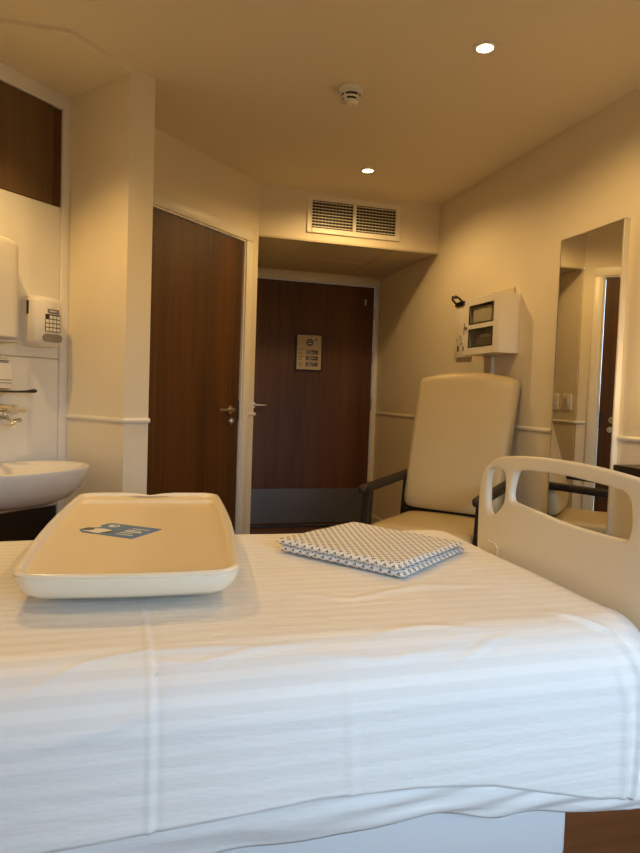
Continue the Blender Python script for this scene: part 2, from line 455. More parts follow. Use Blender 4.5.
sx_, sy_ = .867, 2.7245
t = empty('smoke_detector', (sx_, sy_, H), 'white domed smoke detector with dark slots on the ceiling', 'smoke detector')
M = Matrix.Translation((sx_, sy_, H)) @ Matrix.Diagonal((1, 1, 1.2, 1))
obj('base', lathe(B(), [(.052, 0), (.054, -.004), (.054, -.012), (.050, -.016), (.001, -.016)], M), M_white, t)
obj('sensor_head', lathe(B(), [(.047, -.015), (.049, -.020), (.047, -.026), (.040, -.0265), (.040, -.034), (.042, -.0345), (.038, -.039), (.031, -.0395), (.031, -.046), (.033, -.0465), (.028, -.053), (.016, -.058), (.001, -.060)], M), M_white, t)
for r, z in ((.0415, -.0303), (.0325, -.0428)):
    bm = B(); lathe(bm, [(r - .003, z + .0034), (r, z + .0034), (r, z - .0034), (r - .003, z - .0034)], M); obj('slot_ring', bm, M_blk, t)
for k in range(4):
    a = .62 + k * PI / 2
    Mk = M @ Matrix.Rotation(a, 4, 'Z')
    bm = B(); box(bm, (.028, -.004, -.050), (.0435, .004, -.022), Mk, bev=.0015, seg=1); obj('rib', bm, M_white, t)
bm = B(); cyl(bm, (.012, -.010, -.056), (.012, -.010, -.062), .003, 10, M); obj('indicator', bm, M_grey, t)

# ------------------------------------------------------------------ wall mirror
mY0, mY1, mZ0, mZ1 = 2.3057, 2.722, .42, 1.898
t = empty('wall_mirror', (XR, (mY0 + mY1) / 2, mZ0), 'tall narrow mirror with pale edges and thin metal trim on the right wall', 'mirror')
KM = frame((XR, (mY0 + mY1) / 2, (mZ0 + mZ1) / 2), (0, 1, 0), (-1, 0, 0), Z)
hw, hh = (mY1 - mY0) / 2, (mZ1 - mZ0) / 2
obj('backing', box(B(), (-hw, .0, -hh), (hw, .027, hh), KM, bev=.001, seg=1), M_trimw, t)
obj('mirror_glass', box(B(), (-hw + .002, .027, -hh + .002), (hw - .002, .032, hh - .002), KM), M_mirror, t)
bm = B(); box(bm, (hw - .001, .001, -hh), (hw + .003, .0335, hh), KM); box(bm, (-hw, .001, hh - .001), (hw + .003, .0335, hh + .003), KM)
pieces('metal_trim', bm, M_satin, t)

# ------------------------------------------------------------------ wall cabinet with windows, clip board, trunking
KC = frame((XR, 3.276, 1.537), (0, 1, 0), (-1, 0, 0), Z)
t = empty('wall_cabinet', (XR, 3.283, 1.37), 'small white steel wall cabinet with two glazed windows above the armchair', 'cabinet')
hy, hz, dp = .183, .162, .134
bm = B()
for lo, hi in (((-hy, .0, -hz), (hy, .008, hz)), ((-hy, .008, -hz), (-hy + .008, dp - .012, hz)), ((hy - .008, .008, -hz), (hy, dp - .012, hz)),
               ((-hy + .008, .008, hz - .008), (hy - .008, dp - .012, hz)), ((-hy + .008, .008, -hz), (hy - .008, dp - .012, -hz + .008)), ((-hy + .01, .03, -.012), (hy - .01, dp - .02, -.004))):
    box(bm, lo, hi, KC, bev=.002, seg=1)
obj('body', bm, M_enam, t)
dr = B()
# door with two window openings
box(dr, (-hy, dp - .011, -hz), (-hy + .05, dp, hz), KC, bev=.002, seg=1); box(dr, (hy - .055, dp - .011, -hz), (hy, dp, hz), KC, bev=.002, seg=1)
for a, b in ((hz - .045, hz), (-.018, .015), (-hz, -hz + .045)): box(dr, (-hy + .05, dp - .011, a), (hy - .055, dp, b), KC, bev=.002, seg=1)
dr = obj('door', dr, M_enam, t)
for a, b in ((.015, hz - .045), (-hz + .045, -.018)):
    obj('window_pane', box(B(), (-hy + .052, dp - .008, a + .002), (hy - .057, dp - .005, b - .002), KC), M_cabglass, dr)
    bm = B(); K = KC @ Matrix.Translation(((-.0025), 0, (a + b) / 2)); fr_rect(bm, K, (2 * hy - .105) / 2 + .003, (b - a) / 2 + .003, .006, dp - .004, dp + .0025, .001)
    obj('window_seal', bm, M_blk, dr)
bm = B(); cyl(bm, (hy - .024, dp, -.004), (hy - .024, dp + .012, -.004), .009, 16, KC); obj('knob', bm, M_midgrey, dr)
cont = obj('leaflet_holder', box(B(), (-.085, .03, .005), (.11, .119, .108), KC, bev=.003), M_paper, t)
obj('dark_binder', box(B(), (-.10, .03, -.14), (.10, .105, -.04), KC, bev=.004), M_midgrey, t)
obj('binder_label', box(B(), (-.07, .1052, -.066), (.05, .1085, -.045), KC, bev=.002), M_paper, t)
obj('back_or_shade_plate', box(B(), (-.13, .0, hz - .02), (.19, .012, hz + .040), KC, bev=.002), M_tile, t)  # thin darker plate standing in for the cabinet's shadow on the wall above
bm = B()
for y in (-.12, .10): cyl(bm, (y, dp - .006, hz - .001), (y, dp - .006, hz + .004), .006, 12, KC)
pieces('hinge_pin', bm, M_satin, t)

KB = frame((XR, 3.72, 1.55), (0, 1, 0), (-1, 0, 0), Z)
t = empty('clip_board', (XR, 3.72, 1.38), 'pale upright board with black bulldog clip left of the glazed wall cabinet', 'board')
obj('board', box(B(), (-.12, 0, -.17), (.075, .022, .17), KB, bev=.004), M_enam, t)
bm = B(); K = KB @ Matrix.Translation((.01, 0, .175))
box(bm, (-.055, .018, -.02), (.055, .034, .006), K, bev=.004)
tube(bm, [(-.045, .034, .0), (-.05, .06, .02), (-.03, .075, .035), (.0, .065, .028)], .0065, 8, K)
tube(bm, [(.045, .034, .0), (.05, .055, .025), (.03, .065, .04), (.0, .05, .03)], .0065, 8, K)
obj('clip', bm, M_blk, t)
bm = B(); cyl(bm, (.005, .022, -.06), (.005, .0245, -.06), .036, 24, KB); obj('socket_disc', bm, M_grey, t)
bm = B()
for a in range(4): cyl(bm, (.005 + .038 * math.cos(a * 1.57 + .5), .0215, -.07 + .03 * math.sin(a * 1.57 + .5)), (.005 + .038 * math.cos(a * 1.57 + .5), .0255, -.07 + .03 * math.sin(a * 1.57 + .5)), .0045, 8, KB)
for x in (.018, -.052): box(bm, (x - .009, .0215, -.132), (x + .009, .025, -.10), KB, bev=.002, seg=1)
pieces('screw_hole', bm, M_blk, t)
box_ = B(); box(box_, (-.068, .022, -.03), (-.05, .026, .04), KB, bev=.001, seg=1); obj('label_strip', box_, M_cupb, t, label='brown label strip')

bm = B(); box(bm, (XR - .018, 3.33, .12), (XR, 3.352, 1.374), bev=.003)
tag(obj('cable_trunking', bm, M_trimw), 'thin vertical cable trunking running down the wall below the glazed cabinet', 'trunking')

# switches on the alcove side wall (seen in the mirror)
for y, lb in ((4.405, 'square light switch farther into the alcove, on its left wall'), (4.245, 'square light switch nearer the alcove mouth, on its left wall')):
    t = empty('light_switch', (XA, y, 1.08), lb, 'light switch', 'light switches in the alcove')
    K = frame((XA, y, 1.125), (0, -1, 0), (1, 0, 0), Z)
    obj('plate', box(B(), (-.052, 0, -.062), (.052, .010, .062), K, bev=.004), M_white, t)
    obj('rocker', box(B(), (-.022, .009, -.03), (.022, .015, .03), K, bev=.003), M_grey, t)

# ------------------------------------------------------------------ desk and wall lamp on the right
t = empty('wall_desk', (1.84, 1.2, 0), 'dark brown desk against the right wall beyond the end of the bed', 'desk')
obj('desk_top', box(B(), (1.69, .55, .855), (XR, 1.975, .897), bev=.003), M_dark, t)
obj('side_panel', box(B(), (1.74, 1.74, 0), (XR - .016, 1.77, .855), bev=.002), M_dark, t)
obj('side_panel', box(B(), (1.72, .60, 0), (XR - .016, .63, .855), bev=.002), M_dark, t)
t = empty('wall_lamp', (XR, 1.90, 1.02), 'small warm wall lamp glowing above the dark desk', 'lamp')
K = frame((XR, 1.90, 1.10), (0, 1, 0), (-1, 0, 0), Z)
obj('back_or_shade_plate', box(B(), (-.04, 0, -.06), (.04, .014, .06), K, bev=.004), M_satin, t)
obj('shade', lathe(B(), [(.030, -.06), (.045, -.05), (.045, .05), (.030, .06)], K @ Matrix.Translation((0, .065, 0)), 24), emit('warm lamp shade', (1, .70, .34), 6), t)
bm = B(); cyl(bm, (0, .012, 0), (0, .03, 0), .01, 12, K); obj('arm', bm, M_satin, t)

# ------------------------------------------------------------------ armchair
f_ = Vector((-.73, -.68, 0)).normalized()
yaw = math.atan2(f_.y, f_.x) - PI / 2          # local +y is forward
ch = empty('high_back_armchair', (1.479, 2.955, 0), 'cream vinyl high backed armchair with dark wooden arms beyond the bed', 'armchair', rz=yaw)
def sect(hx, hy, r, cx, cy, fn): return [fn(x, y) for x, y in rrect(hx, hy, r, 6, cx, cy)]
# back cushion: stations up the back, y backwards lean and lumbar curve
loops = []
ST = [(.520, -.192, .238, .030), (.526, -.184, .258, .046), (.548, -.174, .268, .056), (.585, -.172, .270, .060), (.64, -.184, .270, .058), (.74, -.210, .270, .054), (.86, -.243, .272, .050), (1.0, -.288, .277, .048), (1.12, -.330, .281, .046), (1.185, -.354, .283, .044)]
def backpt(x, yy, z, hx):
    crown = .030 * (1 - (x / hx) ** 2)
    return x, yy, z, crown
for z, y, hx, hy in ST:
    L = []
    tz = max(0, (z - 1.0) / .2) ** 2 * .010
    for x, yy in fine(rrect(hx, hy, min(.035, hy * .8), 6)):
        cup = .016 * (1 - (x / hx) ** 2)      # front face slightly crowned in plan
        L.append(Vector((x, y - hy + yy + (cup if yy > 0 else 0), z + tz * (1 - (x / hx) ** 2))))
    loops.append(L)
# rounded crown at the top
for k, (dz, sc) in enumerate(((.018, .96), (.032, .85), (.040, .62), (.043, .30))):
    L = []
    z, y, hx, hy = ST[-1]
    for x, yy in fine(rrect(hx * (1 - (1 - sc) * .12), hy * sc, min(.035, hy * sc * .8), 6)):
        cr = .030 * (1 - (x / hx) ** 2) * (.25, .55, .8, 1)[k]
        L.append(Vector((x, y - hy - .3 * dz + yy + .016 * (1 - (x / hx) ** 2) * (yy > 0) * sc, z + dz + cr + .0098 * (1 - (x / hx) ** 2))))
    loops.append(L)
bm = B(); loft(bm, loops); obj('backrest', bm, M_vinyl, ch, smooth=60, local=True)
# piping seam around the back front
# seat cushion
loops = []
for z, ins in ((.375, .03), (.385, .008), (.41, 0), (.455, 0), (.478, .010), (.49, .03), (.496, .07)):
    L = []
    for x, y in fine(rrect(.265 - ins, .275 - ins, .05, 6, 0, .03)):
        L.append(Vector((x, y, z + .012 * (1 - (x / .27) ** 2) * (z > .45))))
    loops.append(L)
bm = B(); loft(bm, loops); obj('seat', bm, M_vinyl, ch, smooth=60, local=True)
bm = B(); box(bm, (-.262, -.235, .33), (.262, .285, .375), bev=.004); obj('seat_frame', bm, M_darkwood, ch, local=True)
bm = B(); box(bm, (-.262, -.275, .49), (.262, -.215, .535), bev=.004); obj('back_rail', bm, M_darkwood, ch, local=True)
for s in (-1, 1):
    x = s * .288
    # arm rail: slopes gently down to the back, rounded nose at the front
    path = [(-.315, .692), (-.20, .684), (0, .672), (.14, .664), (.22, .661), (.268, .657), (.285, .650)]
    loops = []
    for i, (y, z) in enumerate(path):
        hw_ = .026 if i < 5 else (.025, .016)[i - 5]; hz_ = .019 if i < 5 else (.018, .011)[i - 5]
        loops.append([Vector((x + a, y, z + b)) for a, b in rrect(hw_, hz_, .012, 4)])
    bm = B(); loft(bm, loops); arm = obj('armrest', bm, M_darkwood, ch, smooth=50, local=True)
    for nm, y0, y1, yt in (('front_leg', .225, .205, .205), ('rear_leg', -.262, -.33, -.29)):
        loops = [[Vector((x + a, yb + b, z)) for a, b in rrect(hx, hyy, .006, 3)] for z, yb, hx, hyy in ((0.0, y1, .016, .017), (.30, (y0 + y1) / 2, .020, .022), (.46, y0, .021, .023), (.640 if nm == 'front_leg' else .676, yt, .021, .023))]
        bm = B(); loft(bm, loops); lg = obj(nm, bm, M_darkwood, ch, local=True)
    bm = B(); cyl(bm, (x - s * .018, -.22, .50), (x - s * .045, -.22, .50), .012, 14); obj('pivot_knob', bm, M_blk, ch, local=True)

# ------------------------------------------------------------------ wash basin niche
# white panelled frame with a brown cupboard front, dark access panel
bm = B()
box(bm, (-1.45, 0, 2.352), (-.003, .018, H - .017), KS, bev=.003)                # head
box(bm, (-.046, 0, 0.02), (-.003, .018, 2.352), KS, bev=.003)                    # right stile
tag(obj('trim_10', bm, M_panel), 'white frame edging the panelled basin wall', 'panel trim', kind='structure')
bm = B()
box(bm, (-1.45, 0, 1.236), (-.048, .010, 1.918), KS, bev=.001, seg=1)
box(bm, (-1.45, 0, .62), (-.048, .010, 1.232), KS, bev=.001, seg=1)
box(bm, (-1.45, 0, .565), (-.048, .010, .618), KS, bev=.001, seg=1)
tag(obj('trim_11', bm, M_panel), 'white splash panels behind the wash basin', 'panel', kind='structure')
t = empty('wood_cupboard', KS @ Vector((-.75, 0, 1.92)), 'brown wooden flush cupboard front high above the wash basin', 'cupboard')
obj('door', box(B(), (-.76, .002, 1.921), (-.098, .013, 2.349), KS, bev=.001, seg=1), M_cupb, t)
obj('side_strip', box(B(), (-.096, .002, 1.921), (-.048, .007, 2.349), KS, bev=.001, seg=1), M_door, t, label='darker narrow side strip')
obj('door', box(B(), (-1.43, .002, 1.921), (-.763, .013, 2.349), KS, bev=.001, seg=1), M_cupb, t)
tag(obj('trim_12', box(B(), (-1.43, .0, .03), (-.05, .012, .560), KS, bev=.002, seg=1), M_dark), 'dark brown flush panel under the wash basin', 'panel', kind='structure')

# basin
bs = empty('wash_basin', KS @ Vector((-.43, 0.02, .60)), 'white oval ceramic wash basin mounted on the panelled wall', 'basin')
Cs, RXb = -.41, .315
def basin_loop(sc, z, y0=.012, yd=.40, ins=0.0):
    """D shaped outline: flat towards the wall, oval to the room"""
    L = []
    N = 64
    for k in range(N):
        a = 2 * PI * k / N
        c, s_ = math.cos(a), math.sin(a)
        e = 2.35
        x = abs(c) ** (2 / e) * (1 if c >= 0 else -1)
        y = abs(s_) ** (2 / e) * (1 if s_ >= 0 else -1)
        L.append(KS @ Vector((Cs + x * (RXb * sc - ins), max(y0 + ins * .6, y0 + yd / 2 + y * (yd / 2 * sc - ins)), z)))
    return L
bl = [basin_loop(.30, .628), basin_loop(.52, .634), basin_loop(.72, .655), basin_loop(.86, .692), basin_loop(.95, .735), basin_loop(.99, .765),
      basin_loop(1.0, .775), basin_loop(.995, .781), basin_loop(.98, .7835, ins=.004), basin_loop(.95, .781, ins=.012), basin_loop(.90, .765, y0=.07, yd=.34, ins=.012),
      basin_loop(.84, .72, y0=.08, yd=.33, ins=.012), basin_loop(.68, .68, y0=.09, yd=.32, ins=.01), basin_loop(.36, .662, y0=.09, yd=.32), basin_loop(.12, .66, y0=.09, yd=.32)]
bm = B(); loft(bm, bl); obj('bowl', bm, M_ceram, bs, smooth=60)
bm = B(); lathe(bm, [(.02, .0), (.022, .004), (.012, .005), (.001, .002)], KS @ Matrix.Translation((Cs, .24, .661)), 20); obj('drain', bm, M_chrome, bs)

# tap
tp = empty('basin_tap', KS @ Vector((-.41, .01, .96)), 'chrome wall mounted mixer tap above the wash basin', 'tap')
bm = B()
tube(bm, [(-.50, .075, 1.008), (-.495, .075, 1.008), (-.36, .075, 1.008), (-.335, .075, 1.008)], [.021, .024, .024, .022], 20, KS)
for x in (-.47, -.37): cyl(bm, (x, .008, 1.008), (x, .075, 1.008), .016, 16, KS); cyl(bm, (x, .010, 1.008), (x, .018, 1.008), .030, 20, KS)
obj('body', bm, M_chrome, tp)
bm = B(); tube(bm, [(-.42, .075, .995), (-.42, .10, .975), (-.42, .16, .966), (-.42, .20, .962), (-.42, .212, .945)], [.016, .015, .014, .013, .013], 14, KS); obj('spout', bm, M_chrome, tp)
bm = B(); tube(bm, [(-.337, .075, 1.008), (-.333, .075, 1.008), (-.313, .075, 1.008), (-.306, .075, 1.008)], [.018, .022, .022, .018], 18, KS)
tube(bm, [(-.307, .075, 1.006), (-.262, .076, 1.004)], [.010, .011], 12, KS)
obj('control_knob', bm, M_chrome, tp)
bm = B(); cyl(bm, (-.308, .075, 1.012), (-.304, .075, 1.012), .013, 16, KS); obj('knob_cap', bm, M_blk, tp)
bm = B(); tube(bm, [(-.36, .075, .985), (-.36, .09, .965), (-.345, .11, .958), (-.315, .115, .966)], [.012, .012, .011, .010], 12, KS); obj('lever', bm, M_chrome, tp)

# soap bottle with elbow lever
sp_ = empty('soap_dispenser', KS @ Vector((-.39, .01, 1.085)), 'clear wall mounted soap bottle with black elbow lever above the tap', 'soap dispenser')
bm = B(); loft(bm, [[KS @ Vector((x, y, z)) for x, y in rrect(a, b, .02, 5, -.40, .065)] for z, a, b in ((1.092, .05, .034), (1.096, .056, .038), (1.19, .056, .038), (1.215, .05, .034), (1.222, .03, .02))])
obj('bottle', bm, M_soap, sp_)
bm = B(); box(bm, (-.445, .103, 1.112), (-.352, .1045, 1.20), KS); obj('bottle_label', bm, M_paper, sp_)
bm = B()
for z, x1 in ((1.206, -.365), (1.20, -.37), (1.128, -.352), (1.116, -.352)): box(bm, (-.44, .1046, z), (x1, .1052, z + .003), KS)
pieces('label_print', bm, M_ink, sp_)
bm = B(); box(bm, (-.46, .0105, 1.06), (-.34, .03, 1.225), KS, bev=.004); box(bm, (-.46, .02, 1.078), (-.34, .105, 1.090), KS, bev=.003); obj('bracket', bm, M_satin, sp_)
bm = B(); tube(bm, [(-.42, .10, 1.083), (-.33, .115, 1.083), (-.29, .12, 1.085), (-.27, .122, 1.087), (-.255, .122, 1.088), (-.247, .122, 1.088)], [.0045, .0045, .0055, .008, .0085, .005], 12, KS); obj('elbow_lever', bm, M_blk, sp_)

# paper towel dispenser
td = empty('towel_dispenser', KS @ Vector((-.478, .01, 1.285)), 'large white curved paper towel dispenser above the soap bottle', 'towel dispenser')
bm = B(); loops = []
for z, ins in ((1.298, .012), (1.306, .0), (1.50, 0), (1.672, 0), (1.690, .006), (1.700, .024)):
    loops.append([KS @ Vector((x, max(.0105, y), z)) for x, y in rrect(.155 - ins, .125 - ins * .8, .055, 8, -.478, .0105)])
loft(bm, loops); obj('cover', bm, M_white, td, smooth=50)
obj('bottom_tray', box(B(), (-.631, .0105, 1.283), (-.325, .115, 1.297), KS, bev=.004), M_grey, td)
obj('side_seam', box(B(), (-.3245, .012, 1.31), (-.321, .045, 1.67), KS, bev=.001, seg=1), M_grey, td)

# hand sanitiser dispenser
hd = empty('hand_dispenser', KS @ Vector((-.165, .01, 1.28)), 'rounded white wall dispenser with small grid label and dark oval outlet', 'dispenser')
bm = B(); loops = []
cx_ = -.168
for z, ins, yo in ((1.281, .022, -.03), (1.287, .010, -.012), (1.302, .002, 0), (1.40, 0, .004), (1.47, .001, .0), (1.488, .006, -.006), (1.496, .022, -.02)):
    loops.append([KS @ Vector((x, max(.0105, y), z)) for x, y in rrect(.073 - ins, .10 + yo - .0, .036, 8, cx_ - .004, .0105)])
loft(bm, loops); obj('housing', bm, M_white, hd, smooth=55)
bm = B(); loft(bm, [[KS @ Vector((cx_ - d, .055 + a, 1.445 + b)) for a, b in rrect(.0065, .030, .006, 5)] for d in (.073, .0782)]); obj('level_slot', bm, M_dark, hd, label='dark vertical level slot')
yf = .1155
bm = B(); box(bm, (cx_ - .022, .108, 1.425), (cx_ + .036, yf + .001, 1.443), KS, bev=.002, seg=1); o_ = obj('display', bm, M_midgrey, hd)
bm = B(); box(bm, (cx_ - .012, yf, 1.430), (cx_ + .02, yf + .0018, 1.437), KS); obj('display_text', bm, M_grey, o_)
bm = B(); box(bm, (cx_ - .034, .108, 1.345), (cx_ + .042, yf + .0005, 1.420), KS, bev=.001, seg=1); g_ = obj('grid_label', bm, M_dark, hd)
bm = B()
for r in range(4):
    for c in range(4):
        if r == 3 and c == 0: continue
        x = cx_ - .0325 + c * .0187; z = 1.3475 + r * .0178
        box(bm, (x, yf, z), (x + .0155, yf + .0012, z + .014), KS)
obj('label_cells', bm, M_paper, g_)
bm = B(); loft(bm, [[KS @ Vector((cx_ + .004 + a, d, 1.318 + b)) for a, b in rrect(.048, .017, .016, 6)] for d in (.104, .1165)]); obj('outlet', bm, M_midgrey, hd, label='dark grey oval outlet window')

# ------------------------------------------------------------------ hospital bed
ZT = .71
X0, X1, Y0, Y1 = -1.12, .950, .940, 1.845
bed = empty('hospital_bed', (-.1, 1.37, 0), 'hospital bed with cream moulded end board beyond white sheet', 'bed')
bm = B(); loft(bm, [[Vector((x, y, z)) for x, y in rrect((X1 - X0) / 2 - .03 - i, (Y1 - Y0) / 2 - .035 - i, .07, 5, (X0 + X1) / 2, (Y0 + Y1) / 2)] for z, i in ((.555, .02), (.565, .004), (.58, 0), (.665, 0), (.684, .004), (.692, .02))])
obj('mattress', bm, M_bedblue, bed)
bm = B(); box(bm, (X0 + .05, Y0 + .05, .50), (.88, Y1 - .05, .555), bev=.006); obj('deck', bm, M_bedblue, bed)
bm = B(); box(bm, (X0 + .05, Y0 + .045, .27), (.788, Y0 + .085, .50), bev=.012, seg=3); obj('side_panel', bm, M_bedblue, bed)
bm = B(); box(bm, (X0 + .05, Y1 - .085, .27), (.788, Y1 - .045, .50), bev=.012, seg=3); obj('side_panel', bm, M_bedblue, bed)
bm = B(); box(bm, (X0 + .12, 1.15, .16), (.80, 1.60, .26), bev=.01); box(bm, (X0 + .2, 1.25, .26), (.6, 1.5, .50), bev=.01); obj('underframe', bm, M_bedblue, bed)
bm = B()
for y in (1.08, 1.44): box(bm, (.80, y - .02, .44), (.955, y + .02, .50), bev=.004)
pieces('board_bracket', bm, M_bedblue, bed)
for x, y in ((.70, 1.10), (.70, 1.68), (-.95, 1.10), (-.95, 1.68)):
    bm = B(); box(bm, (x - .09, y - .035, .13), (x + .035, y + .035, .20), bev=.01); cyl(bm, (x, y - .03, .065), (x, y + .03, .065), .02, 16)
    lo_ = min(y, 1.60); box(bm, (x - .09, min(y, 1.37) , .16), (x - .04, max(y, 1.37), .20), bev=.004)
    cst = obj('castor', bm, M_grey, bed)
    bm = B(); lathe(bm, [(.015, -.016), (.055, -.016), (.065, -.010), (.065, .010), (.055, .016), (.015, .016)], Matrix.Translation((x, y, .0655)) @ Matrix.Rotation(PI / 2, 4, 'X'), 28); obj('castor_wheel', bm, M_rubber, cst)
bm = B()
box(bm, (-.96, 1.34, .16), (-.90, 1.40, .20)); box(bm, (.60, 1.34, .16), (.68, 1.40, .20)); pieces('axle', bm, M_grey, bed)

for y in (1.02, 1.66):
    bm = B(); lathe(bm, [(.004, -.014), (.015, -.014), (.018, -.008), (.018, .008), (.015, .014), (.004, .014)], Matrix.Translation((.935, y, .345)), 20); cyl(bm, (.935, y, .335), (.935, y, .45), .006, 10); obj('corner_bumper', bm, M_rubber, bed)
    bm = B(); box(bm, (.80, y - .018, .44), (.955, y + .018, .468), bev=.003); obj('bumper_arm', bm, M_bedblue, bed)
# footboard: outline in (Y, Z), three hand holes
Yc, FB = 1.270, .385
def smooth_closed(pts, n=6):
    out = []
    N = len(pts)
    for i in range(N):
        p0, p1, p2, p3 = (Vector((*pts[(i + k) % N], 0)) for k in (-1, 0, 1, 2))
        for k in range(n):
            t_ = k / n
            q = .5 * ((2 * p1) + (p2 - p0) * t_ + (2 * p0 - 5 * p1 + 4 * p2 - p3) * t_ ** 2 + (3 * p1 - p0 - 3 * p2 + p3) * t_ ** 3)
            out.append((q.x, q.y))
    return out
half = [(0, .982), (.09, .9805), (.18, .975), (.26, .966), (.315, .953), (.352, .932), (.372, .903), (.383, .865), (.385, .78), (.382, .68), (.372, .56), (.352, .49), (.30, .462), (.18, .455), (.0, .453)]
outl = half + [(-y, z) for y, z in half[-2:0:-1]]
outl = smooth_closed([(Yc + y, z) for y, z in outl], 4)
slotL = smooth_closed([(Yc + y, z) for y, z in ((.293, .932), (.322, .928), (.338, .905), (.339, .86), (.332, .812), (.315, .798), (.285, .812), (.258, .838), (.251, .868), (.253, .912), (.268, .928))], 3)
slotR = [(2 * Yc - y, z) for y, z in slotL][::-1]
slotW = smooth_closed([(Yc + y, z) for y, z in ((.0, .947), (.09, .945), (.165, .940), (.200, .932), (.213, .908), (.221, .878), (.219, .860), (.203, .851), (.10, .844), (0, .838), (-.10, .838), (-.19, .842), (-.205, .852), (-.210, .875), (-.207, .908), (-.197, .930), (-.172, .941), (-.09, .945))], 3)
XF = .967
def inset(pts, d):
    N = len(pts); out = []
    ar = sum(pts[i][0] * pts[(i + 1) % N][1] - pts[(i + 1) % N][0] * pts[i][1] for i in range(N))
    sg = 1 if ar > 0 else -1
    for i in range(N):
        a = Vector((*pts[i - 1], 0)); b = Vector((*pts[(i + 1) % N], 0)); t_ = (b - a).normalized()
        out.append((pts[i][0] - sg * t_.y * d, pts[i][1] + sg * t_.x * d))
    return out
def board(bm, x_c, outline, holes, th=.0105, r=.009):
    # rounded edges: rings from front face inset, round, to back face inset; the face is filled between inset outlines
    prof = [(r * (1 - math.sin(a)), -th + r * (1 - math.cos(a))) for a in [PI / 2 * k / 4 for k in range(5)]]
    prof = [(r * (1 - math.sin(k * PI / 8)), th - r + r * math.cos(k * PI / 8)) for k in range(5)]       # (inset, x) front→side
    full = prof + [(i, -x) for i, x in prof[::-1]]
    sides = {1: [], -1: []}
    for pts, sgn in [(outline, 1)] + [(h_, -1) for h_ in holes]:
        loops = [[Vector((x_c - x, p[0], p[1])) for p in inset(pts, sgn * i)] for i, x in full]
        vs = [[bm.verts.new(p) for p in L] for L in loops]
        n = len(pts)
        for a, b in zip(vs, vs[1:]):
            for i in range(n): bm.faces.new((a[i], a[(i + 1) % n], b[(i + 1) % n], b[i]))
        for key, L in ((1, vs[0]), (-1, vs[-1])):
            sides[key] += [bm.edges.get((L[i], L[(i + 1) % n])) for i in range(n)]
    for key in sides: bmesh.ops.triangle_fill(bm, use_beauty=True, use_dissolve=False, edges=sides[key])
bm = B(); board(bm, XF, outl, [slotL, slotW, slotR])
fb = obj('footboard', bm, M_ped, bed, smooth=35)
for sg in (1, -1):
    bm = B(); tube(bm, [(XF - .0100, Yc + sg * y, z) for y, z in ((.270, .690), (.268, .712), (.280, .722), (.318, .724))], .0035, 8); obj('moulded_ridge', bm, M_ped, fb)
# headboard (out of frame to the left)
hbo = [(y, z + .06) for y, z in outl]
bm = B(); board(bm, X0 - .035, hbo, []); obj('headboard', bm, M_ped, bed, smooth=35)
bm = B()
for y in (1.08, 1.44): box(bm, (X0 - .04, y - .02, .50), (X0 + .12, y + .02, .555), bev=.004)
pieces('board_bracket', bm, M_bedblue, bed)

# ------------------------------------------------------------------ bed sheet
def seg_d(px, py, a, b):
    vx, vy = b[0] - a[0], b[1] - a[1]; L2 = vx * vx + vy * vy
    t_ = max(0, min(1, ((px - a[0]) * vx + (py - a[1]) * vy) / L2))
    qx, qy = px - a[0] - t_ * vx, py - a[1] - t_ * vy
    return math.hypot(qx, qy), t_
RID = []   # polyline, amplitude, width
RID += [([(-.15, .955), (-.06, 1.005), (.03, 1.022), (.12, 1.018), (.24, 1.005)], .0022, .0055)]
RID += [([(.03, 1.00), (.10, .985), (.19, 1.004), (.30, 1.012)], .0018, .005)]
RID += [([(-.12, .89), (-.02, .905), (.05, .93)], .0020, .009)]
RID += [([(.28, .985), (.40, .965), (.52, .975)], .0022, .008)]
RID += [([(.40, 1.02), (.50, 1.035), (.60, 1.015)], .0020, .008)]
RID += [([(.52, .94), (.61, .985), (.66, .99)], .0024, .006)]
RID += [([(.020, 1.25), (.030, .95), (.034, .40)], .0034, .0042), ([(.031, 1.22), (.041, .95), (.045, .42)], -.0026, .0050)]
RID += [([(.335, 1.0), (.34, .80), (.345, .60)], .0016, .007)]
RID += [([(.225, 1.30), (.24, 1.62), (.25, 1.80)], .002, .009)]
RID += [([(.32, 1.25), (.42, 1.20), (.60, 1.26), (.75, 1.24)], .0018, .012)]
RID += [([(.70, 1.75), (.80, 1.62), (.90, 1.52)], .0035, .012), ([(.62, 1.79), (.74, 1.70), (.84, 1.66)], -.002, .014)]
RID += [([(.78, 1.06), (.855, .985), (.895, .90), (.91, .80), (.915, .66)], .0062, .0085), ([(.84, .93), (.862, .86), (.868, .70), (.862, .58)], .0042, .009), ([(.80, 1.03), (.875, .96), (.93, .90)], -.0035, .010)]
RID += [([(.93, 1.06), (.955, .93), (.97, .80)], .005, .010)]
RID += [([(.20, .60), (.38, .635), (.50, .645)], .0035, .010), ([(.0, .545), (.15, .57), (.30, .60)], .0020, .012)]
REX, REN, REF = .042, .105, .05      # edge roundness at the foot end, near side, far side
def edge_r(nx, ny): return REX + ((REN if ny < 0 else REF) - REX) * ny * ny
RE = REN
